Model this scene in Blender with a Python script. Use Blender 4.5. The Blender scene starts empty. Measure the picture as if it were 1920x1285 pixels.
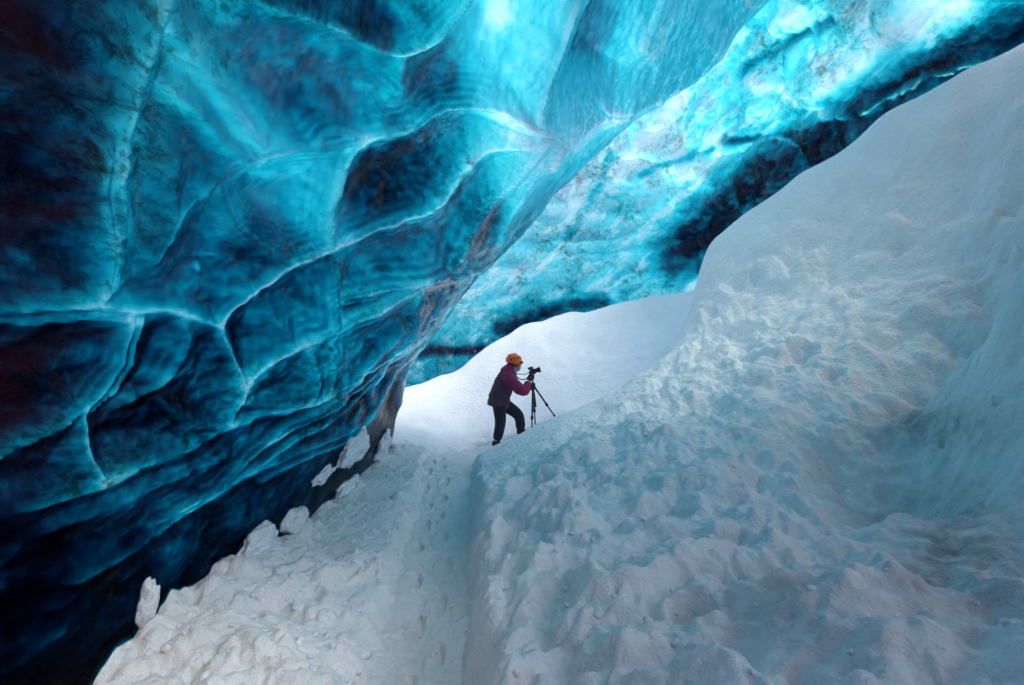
import bpy, math, random
import numpy as np
from math import radians
from mathutils import Vector

# ------------------------------------------------------------------ camera, sky, sun, exposure
scene = bpy.context.scene
COL = scene.collection
F, CU, CV, EYE = 960.0, 960.0, 642.5, 1.55      # an 18 mm lens 1.55 m above the path, level, looking along +Y

cam_data = bpy.data.cameras.new('view_camera')
cam_data.lens = 18.0
cam_data.sensor_width = 36.0
cam_data.clip_start = 0.05
cam_data.clip_end = 2000.0
cam = bpy.data.objects.new('view_camera', cam_data)
COL.objects.link(cam)
cam.location = (0, 0, EYE)
cam.rotation_euler = (radians(90), 0, 0)
scene.camera = cam

SUN_EL, SUN_AZ = 62.0, 122.0                      # azimuth measured from +Y towards +X
world = bpy.data.worlds.new('World')
scene.world = world
world.use_nodes = True
wn = world.node_tree
bg = wn.nodes['Background']
sky = wn.nodes.new('ShaderNodeTexSky')
sky.sky_type = 'NISHITA'
sky.sun_disc = False
sky.sun_elevation = radians(SUN_EL)
sky.sun_rotation = radians(SUN_AZ)
sky.dust_density = 3.0
sky.ozone_density = 0.6
wn.links.new(sky.outputs[0], bg.inputs[0])
bg.inputs[1].default_value = 0.15

sun_data = bpy.data.lights.new('sun', 'SUN')
sun_data.energy = 1.0
sun_data.angle = radians(30)
sun_data.color = (1.0, 0.99, 0.975)
sun = bpy.data.objects.new('sun', sun_data)
COL.objects.link(sun)
d = Vector((math.sin(radians(SUN_AZ)) * math.cos(radians(SUN_EL)),
            math.cos(radians(SUN_AZ)) * math.cos(radians(SUN_EL)), math.sin(radians(SUN_EL))))
sun.rotation_euler = (-d).to_track_quat('-Z', 'Y').to_euler()

vs = scene.view_settings
vs.view_transform = 'Standard'
vs.look = 'None'
vs.gamma = 1.0
vs.exposure = 0.7
cy = scene.cycles
cy.max_bounces = 10
cy.diffuse_bounces = 5
cy.glossy_bounces = 4
cy.transmission_bounces = 10
cy.volume_bounces = 0
cy.sample_clamp_indirect = 6.0
cy.use_denoising = True

# ------------------------------------------------------------------ helpers
rng = np.random.RandomState(7)
PERM = rng.permutation(256)
PERM = np.concatenate([PERM, PERM, PERM])
GR = rng.normal(size=(256, 3))
GR /= np.linalg.norm(GR, axis=1)[:, None]


def perlin(x, y, z):
    """Gradient noise, about -0.7 .. 0.7"""
    x, y, z = np.broadcast_arrays(np.asarray(x, float), np.asarray(y, float), np.asarray(z, float))
    xi, yi, zi = np.floor(x).astype(int), np.floor(y).astype(int), np.floor(z).astype(int)
    xf, yf, zf = x - xi, y - yi, z - zi
    u, v, w = (t * t * t * (t * (t * 6 - 15) + 10) for t in (xf, yf, zf))
    out = 0
    for dx in (0, 1):
        wx = u if dx else 1 - u
        for dy in (0, 1):
            wy = v if dy else 1 - v
            for dz in (0, 1):
                wz = w if dz else 1 - w
                h = PERM[PERM[PERM[(xi + dx) & 255] + ((yi + dy) & 255)] + ((zi + dz) & 255)]
                g = GR[h]
                out = out + wx * wy * wz * (g[..., 0] * (xf - dx) + g[..., 1] * (yf - dy) + g[..., 2] * (zf - dz))
    return out


def fbm(x, y, z, oct=4, gain=0.5):
    s, a = 0, 1.0
    for k in range(oct):
        s = s + a * perlin(x * 2 ** k + 17.3 * k, y * 2 ** k - 9.1 * k, z * 2 ** k + 4.7 * k)
        a *= gain
    return s


def smooth(e0, e1, x):
    t = np.clip((x - e0) / (e1 - e0), 0, 1)
    return t * t * (3 - 2 * t)


def tps(pts, vals, lam=1e-3):
    """Thin plate spline through scattered points; returns a function of (a, b)."""
    P = np.array(pts, float)
    V = np.array(vals, float)
    n = len(P)

    def U(r2):
        return np.where(r2 > 1e-12, 0.5 * r2 * np.log(r2 + 1e-12), 0)
    K = U(((P[:, None] - P[None]) ** 2).sum(-1)) + lam * np.eye(n)
    A = np.zeros((n + 3, n + 3))
    A[:n, :n] = K
    A[:n, n] = 1
    A[:n, n + 1:] = P
    A[n, :n] = 1
    A[n + 1:, :n] = P.T
    w = np.linalg.solve(A, np.concatenate([V, np.zeros(3)]))

    def f(a, b):
        a = np.asarray(a, float)
        b = np.asarray(b, float)
        out = w[n] + w[n + 1] * a + w[n + 2] * b
        for i in range(n):
            out = out + w[i] * U((a - P[i, 0]) ** 2 + (b - P[i, 1]) ** 2)
        return out
    return f


def at(u, v, Y):
    """The point at distance Y along the sight line of photo pixel (u, v)."""
    return ((u - CU) / F * Y, Y, EYE - (v - CV) / F * Y)


def grid_faces(nr, nc, off=0, flip=False):
    i = np.arange(nr - 1)[:, None] * nc + np.arange(nc - 1)[None]
    q = np.stack([i, i + 1, i + nc + 1, i + nc], -1).reshape(-1, 4) + off
    return q[:, ::-1] if flip else q


def quad_mesh(name, co, quads, attrs=None, smooth_shade=True):
    me = bpy.data.meshes.new(name)
    nv, nf = len(co), len(quads)
    me.vertices.add(nv)
    me.vertices.foreach_set('co', np.ascontiguousarray(co, np.float32).ravel())
    me.loops.add(nf * 4)
    me.loops.foreach_set('vertex_index', np.ascontiguousarray(quads, np.int32).ravel())
    me.polygons.add(nf)
    me.polygons.foreach_set('loop_start', np.arange(nf, dtype=np.int32) * 4)
    me.polygons.foreach_set('use_smooth', np.full(nf, smooth_shade))
    me.update(calc_edges=True)
    for k, a in (attrs or {}).items():
        at_ = me.attributes.new(k, 'FLOAT', 'POINT')
        at_.data.foreach_set('value', np.ascontiguousarray(a, np.float32).ravel())
    return me


def link(name, me, mat, parent=None, **props):
    o = bpy.data.objects.new(name, me)
    COL.objects.link(o)
    if mat is not None:
        me.materials.append(mat)
    if parent is not None:
        o.parent = parent
    for k, v in props.items():
        o[k] = v
    return o


def thing(name, loc, label, category, group=None):
    o = bpy.data.objects.new(name, None)
    COL.objects.link(o)
    o.location = loc
    o['label'] = label
    o['category'] = category
    if group:
        o['group'] = group
    return o


# ------------------------------------------------------------------ materials
class NT:
    def __init__(self, name):
        self.m = bpy.data.materials.new(name)
        self.m.use_nodes = True
        self.t = self.m.node_tree
        self.t.nodes.clear()
        self.out = self.n('ShaderNodeOutputMaterial')

    def n(self, typ, ins=None, **kw):
        nd = self.t.nodes.new(typ)
        for k, v in kw.items():
            setattr(nd, k, v)
        for k, v in (ins or {}).items():
            s = nd.inputs[k]
            if isinstance(v, bpy.types.NodeSocket):
                self.t.links.new(v, s)
            else:
                s.default_value = v
        return nd

    def noise(self, vec, scale, detail=4, rough=0.55, dist=0.0):
        return self.n('ShaderNodeTexNoise', {'Vector': vec, 'Scale': scale, 'Detail': detail, 'Roughness': rough,
                                             'Distortion': dist}).outputs['Fac']

    def ramp(self, fac, stops):
        r = self.n('ShaderNodeValToRGB', {'Fac': fac})
        e = r.color_ramp.elements
        while len(e) < len(stops):
            e.new(0.5)
        for el, (p, c) in zip(e, stops):
            el.position = p
            el.color = (*c, 1) if not isinstance(c, (int, float)) else (c, c, c, 1)
        return r.outputs['Color']

    def math(self, op, a, b=0.0, c=0.0):
        return self.n('ShaderNodeMath', {0: a, 1: b, 2: c}, operation=op).outputs[0]

    def mix(self, fac, a, b, blend='MIX'):
        return self.n('ShaderNodeMix', {0: fac, 6: a, 7: b}, data_type='RGBA', blend_type=blend).outputs[2]

    def attr(self, name):
        return self.n('ShaderNodeAttribute', attribute_name=name).outputs['Fac']

    def pos(self, scale=(1, 1, 1), rot=(0, 0, 0)):
        tc = self.n('ShaderNodeTexCoord')
        mp = self.n('ShaderNodeMapping', {'Vector': tc.outputs['Object'], 'Scale': scale, 'Rotation': rot})
        return mp.outputs[0]

    def bump(self, h, strength, dist, normal=None):
        ins = {'Height': h, 'Strength': strength, 'Distance': dist}
        if normal is not None:
            ins['Normal'] = normal
        return self.n('ShaderNodeBump', ins).outputs[0]


def ice_material(name, thick_unit, bump_a, frost_col, dirt_scale):
    """Clear ice with a wet, wavy face: light comes through it from the snow crust on its outer side and is
    absorbed on the way, so thin ice is pale cyan and thick ice goes navy."""
    t = NT(name)
    p = t.pos()
    stretched = t.pos((1.0, 0.6, 1.0), (0.0, radians(20), 0.0))
    b1 = t.noise(stretched, 5.0, 5, 0.55, 0.6)
    b2 = t.noise(p, 28.0, 3, 0.6)
    nrm = t.bump(b1, 0.42, bump_a)
    nrm = t.bump(b2, 0.35, bump_a * 0.16, nrm)
    ior = t.math('MULTIPLY_ADD', t.attr('wet'), 0.18, 1.06)          # lower index low down weakens reflections there; wet clear ice above
    glass = t.n('ShaderNodeBsdfGlass', {'Color': (1, 1, 1, 1), 'Roughness': 0.015, 'IOR': ior, 'Normal': nrm})
    # ash and grit frozen into / stuck onto the inner face
    ash_n = t.noise(stretched, dirt_scale, 7, 0.62, 1.2)
    ash = t.math('MULTIPLY', t.ramp(ash_n, [(0.40, 0.0), (0.58, 1.0)]), t.attr('ash'))
    ash_b = t.n('ShaderNodeBsdfDiffuse', {'Color': (0.028, 0.008, 0.016, 1), 'Normal': nrm})
    s = t.n('ShaderNodeMixShader', {0: ash, 1: glass.outputs[0], 2: ash_b.outputs[0]}).outputs[0]
    frost_n = t.noise(p, 9.0, 8, 0.7, 0.8)
    frost = t.math('MULTIPLY', t.ramp(frost_n, [(0.40, 0.0), (0.62, 1.0)]), t.attr('frost'))
    frost_b = t.n('ShaderNodeBsdfDiffuse', {'Color': (*frost_col, 1), 'Normal': nrm})
    s = t.n('ShaderNodeMixShader', {0: frost, 1: s, 2: frost_b.outputs[0]}).outputs[0]
    # the outer side: a translucent crust of old snow, with bubbles and streaks of grit in it
    c1 = t.noise(stretched, dirt_scale * 3.0, 9, 0.68, 1.2)
    c2 = t.noise(stretched, dirt_scale * 14.0, 6, 0.7, 0.6)
    area = t.ramp(t.noise(stretched, dirt_scale * 0.7, 3, 0.5, 0.8), [(0.40, 0.08), (0.62, 0.85)])
    area = t.math('MULTIPLY', area, t.attr('grit'))
    cc = t.mix(area, (0.95, 0.95, 0.95, 1), t.ramp(c1, [(0.38, 0.10), (0.50, 0.86), (0.70, 1.0)]))
    cc = t.mix(t.math('MULTIPLY', area, 0.75), cc, t.mix(1.0, cc, t.ramp(c2, [(0.41, 0.12), (0.50, 1.0)]), 'MULTIPLY'))
    tint = t.mix(1.0, cc, (0.82, 0.96, 1.0, 1), 'MULTIPLY')
    crust = t.n('ShaderNodeBsdfTranslucent', {'Color': tint})
    s = t.n('ShaderNodeMixShader', {0: t.attr('outer'), 1: s, 2: crust.outputs[0]}).outputs[0]
    k = 1.0 / thick_unit
    vol = t.n('ShaderNodeVolumeAbsorption', {'Color': (0, 0.845, 0.882, 1), 'Density': 7.0 * k})
    t.t.links.new(s, t.out.inputs['Surface'])
    t.t.links.new(vol.outputs[0], t.out.inputs['Volume'])
    return t.m


def snow_material(name, base, grain, fine, stain_shade=(0.20, 0.20, 0.20)):
    t = NT(name)
    p = t.pos()
    n1 = t.noise(p, 14.0, 6, 0.6, 0.3)
    n2 = t.noise(p, 90.0, 4, 0.65)
    n3 = t.noise(p, grain, 3, 0.7)
    nrm = t.bump(n1, 0.8, 0.04)
    nrm = t.bump(n2, 0.5, fine, nrm)
    nrm = t.bump(n3, 0.5, fine * 0.4, nrm)
    v = t.ramp(t.noise(p, 2.5, 5, 0.6), [(0.3, 0.90), (0.7, 1.0)])
    col = t.mix(1.0, (*base, 1), v, 'MULTIPLY')
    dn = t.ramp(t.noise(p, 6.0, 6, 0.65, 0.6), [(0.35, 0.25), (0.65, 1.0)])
    col = t.mix(t.math('MULTIPLY', dn, t.attr('stain_shade')), col, (*stain_shade, 1))
    b = t.n('ShaderNodeBsdfPrincipled', {'Base Color': col, 'Roughness': 0.72, 'Specular IOR Level': 0.25, 'Normal': nrm})
    t.t.links.new(b.outputs[0], t.out.inputs['Surface'])
    return t.m


def plain(name, col, rough=0.6, metal=0.0, weave=0.0, var=0.15, scale=40.0):
    t = NT(name)
    p = t.pos()
    v = t.ramp(t.noise(p, scale, 4, 0.6), [(0.3, 1.0 - var), (0.7, 1.0)])
    c = t.mix(1.0, (*col, 1), v, 'MULTIPLY')
    ins = {'Base Color': c, 'Roughness': rough, 'Metallic': metal}
    if weave:
        ins['Normal'] = t.bump(t.noise(p, 16.0, 4, 0.6, 0.6), 0.6, weave)
    b = t.n('ShaderNodeBsdfPrincipled', ins)
    t.t.links.new(b.outputs[0], t.out.inputs['Surface'])
    return t.m


M_ICE_NEAR = ice_material('blue_ice', 0.012, 0.035, (0.75, 0.85, 0.9), 2.2)
M_ICE_FAR = ice_material('pale_ice', 0.06, 0.10, (0.80, 0.90, 0.95), 1.3)
M_SNOW = snow_material('snow', (0.86, 0.89, 0.91), 260.0, 0.006)
M_OLD_SNOW = snow_material('old_snow', (0.86, 0.87, 0.865), 260.0, 0.010)
M_PATH = snow_material('trodden_snow', (0.82, 0.83, 0.825), 160.0, 0.02)

# ------------------------------------------------------------------ tracing helpers for the ice faces


def poly_dist(u, v, pts):
    """distance in photo pixels to a polyline"""
    best = np.full(u.shape, 1e9)
    for (ax, ay), (bx, by) in zip(pts[:-1], pts[1:]):
        dx, dy = bx - ax, by - ay
        t = np.clip(((u - ax) * dx + (v - ay) * dy) / (dx * dx + dy * dy), 0, 1)
        best = np.minimum(best, (u - ax - t * dx) ** 2 + (v - ay - t * dy) ** 2)
    return np.sqrt(best)


def chaikin(pts, n=2):
    for _ in range(n):
        q = [pts[0]]
        for a, b in zip(pts[:-1], pts[1:]):
            q.append((0.75 * a[0] + 0.25 * b[0], 0.75 * a[1] + 0.25 * b[1]))
            q.append((0.25 * a[0] + 0.75 * b[0], 0.25 * a[1] + 0.75 * b[1]))
        q.append(pts[-1])
        pts = q
    return pts


def bilerp(us, vs_, tab, u, v):
    tab = np.array(tab, float)
    us, vs_ = np.array(us, float), np.array(vs_, float)
    i = np.clip(np.searchsorted(us, u) - 1, 0, len(us) - 2)
    j = np.clip(np.searchsorted(vs_, v) - 1, 0, len(vs_) - 2)
    a = smooth(0, 1, np.clip((u - us[i]) / (us[i + 1] - us[i]), 0, 1))
    b = smooth(0, 1, np.clip((v - vs_[j]) / (vs_[j + 1] - vs_[j]), 0, 1))
    return (tab[j, i] * (1 - a) * (1 - b) + tab[j, i + 1] * a * (1 - b) + tab[j + 1, i] * (1 - a) * b + tab[j + 1, i + 1] * a * b)


# ------------------------------------------------------------------ the near ice: overhanging wall and roof on the left
SEC = np.array([(-2.1, -0.5), (-1.75, -0.1), (-1.60, 0.35), (-1.42, 1.10), (-1.17, 1.56), (-0.73, 2.26), (-0.22, 2.73),
                (0.26, 3.02), (0.62, 3.66), (1.04, 4.00), (1.6, 4.50), (2.4, 5.2), (3.4, 5.94), (5.2, 7.0), (8.0, 8.0)])


def resample(pts, n, power=None):
    pts = np.array(chaikin([tuple(p) for p in pts], 3))
    L = np.concatenate([[0], np.cumsum(np.linalg.norm(np.diff(pts, axis=0), axis=1))])
    t = np.linspace(0, 1, n)
    if power is not None:
        t = power(t)
    t = t * L[-1]
    return np.stack([np.interp(t, L, pts[:, 0]), np.interp(t, L, pts[:, 1])], -1)


# (polyline in photo pixels, half width in pixels, how much thinner the ice is along it)
RIDGES = [
    ([(318, 5), (300, 60), (285, 110), (262, 175), (246, 235), (236, 300), (230, 345)], 16, .55),
    ([(236, 300), (230, 350), (234, 400), (222, 450), (224, 505), (212, 548), (193, 566)], 26, .72),
    ([(214, 270), (207, 330), (208, 395), (213, 470), (211, 520), (193, 563)], 7, .62),
    ([(-60, 590), (0, 592), (100, 582), (190, 574), (240, 588), (310, 583), (360, 594), (414, 616)], 20, .60),
    ([(-60, 620), (60, 612), (150, 602), (250, 606)], 14, .45),
    ([(414, 616), (440, 582), (500, 536), (560, 500), (630, 465), (700, 440), (780, 410), (830, 370), (865, 320), (900, 285),
      (950, 262), (1008, 236)], 9, .72),
    ([(414, 616), (428, 650), (450, 690), (457, 717), (446, 750), (436, 790), (436, 800)], 9, .72),
    ([(459, 718), (500, 680), (545, 648), (607, 621), (650, 590), (700, 562), (760, 522), (785, 512)], 8, .62),
    ([(636, 520), (630, 547), (615, 606), (588, 699), (577, 728)], 8, .55),
    ([(436, 800), (486, 780), (530, 757), (564, 734), (610, 702), (650, 683), (700, 668), (745, 640), (790, 620)], 8, .58),
    ([(198, 901), (272, 882), (323, 862), (389, 827), (459, 796), (520, 765)], 9, .50),
    ([(400, 940), (450, 890), (506, 840), (576, 780), (630, 735), (690, 690)], 8, .55),
    ([(700, 699), (669, 730), (615, 788), (556, 826), (494, 882), (428, 917), (370, 950), (300, 985)], 7, .55),
    ([(705, 786), (622, 831), (545, 862), (467, 895), (408, 932), (320, 990), (240, 1045), (150, 1100)], 7, .50),
    ([(249, 590), (249, 605), (243, 645), (233, 683), (210, 730), (163, 761), (130, 790), (97, 816), (40, 845), (-40, 880)], 16, .52),
    ([(270, 598), (262, 640), (250, 690), (225, 735), (180, 765)], 7, .45),
    ([(163, 761), (155, 785), (160, 825), (172, 860), (190, 888), (200, 902)], 13, .62),
    ([(295, 490), (311, 467), (342, 412), (375, 372), (412, 342), (467, 311), (545, 288), (610, 280), (681, 268)], 15, .45),
    ([(683, 270), (660, 297), (646, 319), (632, 355), (626, 389), (628, 430), (631, 464)], 11, .68),
    ([(591, 272), (605, 258), (622, 249), (645, 251), (661, 257), (685, 268)], 6, .55),
    ([(470, 5), (520, 12), (564, 23), (600, 39), (666, 56), (717, 92), (744, 94), (787, 76), (833, 33), (865, 0), (885, -40)], 12, .62),
    ([(744, 96), (752, 130), (760, 175)], 10, .35),
    ([(682, 278), (705, 264), (732, 254), (779, 249), (818, 224), (865, 211), (911, 207), (960, 213), (1009, 233)], 12, .68),
    ([(1075, -30), (1059, 8), (1040, 78), (1020, 132), (1003, 180), (990, 216)], 7, .55),
    ([(1009, 233), (985, 262), (974, 285), (962, 311), (931, 342), (888, 385), (849, 436), (826, 486)], 7, .58),
    ([(1030, 250), (1000, 275), (966, 331), (935, 374), (915, 430), (895, 470), (860, 485), (815, 500), (775, 512)], 7, .52),
    ([(1000, 285), (1028, 253), (1059, 230), (1098, 202), (1150, 185)], 12, .60),
    ([(775, 512), (745, 522), (717, 532), (680, 545), (639, 561)], 6, .58),
    ([(853, 481), (840, 520), (814, 567), (790, 605), (771, 633), (728, 637), (713, 668), (705, 699), (693, 730), (697, 761)], 6, .72),
    ([(771, 633), (745, 655), (722, 668), (706, 695)], 6, .72),
    ([(791, 633), (763, 668), (748, 691), (728, 734), (705, 773), (678, 812), (650, 850)], 5, .62),
    ([(818, 563), (794, 621), (780, 655), (760, 699), (750, 760)], 5, .55),
    ([(760, 530), (752, 570), (740, 613), (733, 635)], 8, .45),
    ([(650, 683), (620, 710), (585, 740), (545, 790), (510, 835)], 5, .40),
    ([(1250, -20), (1220, 30), (1195, 75)], 6, .45),
    ([(1400, 10), (1330, 75), (1280, 120), (1200, 165), (1120, 185)], 14, .30),
    ([(120, 1000), (220, 960), (330, 905), (430, 860)], 10, .30),
    ([(30, 120), (120, 160), (200, 190)], 18, .25),
    ([(330, 60), (400, 140), (450, 210), (500, 270)], 26, .45),
    ([(600, 730), (640, 690), (690, 640), (722, 600)], 5, .50), ([(445, 752), (500, 762), (560, 735)], 5, .5),
    ([(310, 755), (360, 798), (420, 808), (470, 795)], 6, .45), ([(560, 640), (575, 690), (545, 745), (520, 770)], 5, .45),
    ([(478, 545), (520, 600), (545, 648)], 7, .40), ([(340, 592), (362, 640), (330, 700), (280, 745), (230, 760)], 9, .40),
    ([(412, 345), (440, 420), (500, 470), (560, 500)], 10, .30), ([(262, 250), (330, 300), (342, 412)], 10, .28),
    ([(500, 905), (560, 870), (620, 850), (680, 815)], 5, .55), ([(620, 735), (612, 770), (600, 800)], 4, .6), ([(672, 765), (660, 800), (655, 830)], 4, .6),
    ([(40, 700), (90, 730), (150, 765)], 10, .35), ([(60, 960), (160, 930), (250, 885)], 9, .42),
    ([(340, 170), (395, 240), (440, 290), (500, 305)], 20, .35),
]
# (centre u, v, radii, tilt in degrees, added thickness): thick clear hollows; negative ones are pale spots, white glints shaped as thin ice
HOLLOWS_GLINTS = [
    (745, 345, 88, 62, -35, 1.5), (880, 415, 60, 18, -48, 1.3), (690, 690, 60, 22, -40, .9), (560, 610, 60, 40, -35, .35),
    (600, 780, 75, 26, -40, 1.0), (660, 760, 40, 22, -50, 1.1), (530, 870, 90, 22, -35, .6), (330, 650, 80, 45, -10, .7),
    (300, 780, 100, 40, -20, .7), (120, 690, 90, 60, 0, .6), (100, 420, 95, 120, 0, .5), (350, 380, 60, 110, 20, .35),
    (1120, 60, 45, 75, 20, .7), (560, 150, 150, 45, 35, .5), (700, 40, 60, 30, 10, .7),
    (820, 150, 60, 70, 0, .6), (500, 470, 90, 50, -30, .25), (760, 470, 60, 20, -40, .35), (20, 900, 120, 90, 0, .4),
    (228, 440, 6, 42, 3, 1.6), (575, 250, 60, 40, 40, .3), (900, 90, 30, 80, 0, -.1), (120, 100, 90, 24, 30, .5),
    (1060, 250, 26, 12, -40, -.35), (930, 223, 60, 11, 5, -.42), (1100, 216, 42, 12, -35, -.35), (965, 243, 36, 8, -8, -.3), (955, 45, 26, 40, 10, -.3), (930, 90, 16, 30, 8, -.2), (1225, 60, 10, 50, 32, -.3), (520, 340, 40, 9, 14, -.45), (650, 455, 26, 6, -30, -.5), (640, 45, 30, 8, 14, -.7), (775, 82, 40, 9, -25, -.6), (402, 517, 7, 9, 0, -1.2), (160, 228, 8, 4, 20, -2.4), (740, 655, 24, 8, -38, -.8), (60, 270, 40, 9, 20, -1.2), (130, 870, 40, 14, 10, -1.0), (330, 795, 8, 7, 0, -1.2), (70, 500, 30, 12, 20, -1.0), (560, 335, 45, 14, 12, -.25), (720, 660, 18, 18, 0, -.3),
]
TU = [-200, 0, 120, 240, 360, 480, 600, 720, 840, 960, 1080, 1200, 1320, 1440, 1700]
TV = [-200, 0, 130, 260, 390, 520, 650, 780, 910, 1040, 1285]
TT = [
    [3.4, 3.2, 2.8, 2.2, 1.8, 2.0, 2.1, 2.0, 1.4, 0.8, 1.2, 1.0, 0.8, 0.8, 0.8],
    [3.4, 3.2, 2.8, 1.9, 1.5, 1.7, 1.9, 2.0, 1.1, 0.5, 1.0, 0.9, 0.7, 0.7, 0.8],
    [3.6, 3.4, 2.9, 1.8, 1.1, 1.5, 1.8, 1.5, 1.4, 0.7, 0.8, 0.65, 0.6, 0.65, 0.8],
    [5.0, 4.6, 3.7, 1.7, 1.7, 1.0, 1.3, 1.4, 1.5, 0.65, 0.5, 0.65, 0.6, 0.7, 0.8],
    [5.2, 4.9, 4.1, 1.4, 2.0, 1.4, 1.1, 2.0, 1.7, 1.1, 0.9, 0.8, 0.7, 0.7, 0.8],
    [5.2, 4.8, 3.5, 2.0, 2.2, 2.2, 1.7, 1.6, 1.6, 1.2, 1.0, 1.0, 1.0, 1.0, 1.0],
    [5.2, 5.0, 4.1, 2.8, 3.1, 2.3, 1.6, 1.6, 1.4, 1.2, 1.2, 1.2, 1.2, 1.2, 1.2],
    [5.4, 5.2, 4.3, 3.3, 3.5, 2.7, 2.2, 2.3, 1.8, 1.8, 1.8, 1.8, 1.8, 1.8, 1.8],
    [4.4, 4.2, 3.5, 3.0, 2.8, 2.7, 2.7, 2.7, 2.7, 3.0, 3.0, 3.0, 3.0, 3.0, 3.0],
    [4.5, 4.2, 3.6, 3.1, 3.0, 3.0, 3.1, 4.0, 4.0, 4.0, 4.0, 4.0, 4.0, 4.0, 4.0],
    [5.0, 4.6, 3.9, 3.7, 3.7, 3.7, 3.8, 5.0, 5.0, 5.0, 5.0, 5.0, 5.0, 5.0, 5.0]]


NEAR = {}
LIGHT_HOLE = (-.6, 3.7, -1.0, 0.85)  # limits of a roof opening added out of view for sky fill


def solid_cells(keep, n):
    rows, cols = keep.shape[0] + 1, keep.shape[1] + 1
    m = keep.ravel()
    return grid_faces(rows, cols, 0, False)[m], grid_faces(rows, cols, n, True)[m]


def rim_cells(keep, n):
    """walls that join the inner and the outer side along every border of the kept cells"""
    rows, cols = keep.shape[0] + 1, keep.shape[1] + 1
    idx = np.arange(rows * cols).reshape(rows, cols)
    k = np.pad(keep, 1)
    out = []
    for (di, dj, a, b) in ((-1, 0, idx[:-1, :-1], idx[:-1, 1:]), (0, 1, idx[:-1, 1:], idx[1:, 1:]),
                           (1, 0, idx[1:, 1:], idx[1:, :-1]), (0, -1, idx[1:, :-1], idx[:-1, :-1])):
        nb = k[1 + di:k.shape[0] - 1 + di, 1 + dj:k.shape[1] - 1 + dj]
        e = keep & ~nb
        out.append(np.stack([b[e], a[e], a[e] + n, b[e] + n], -1))
    return out


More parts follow.
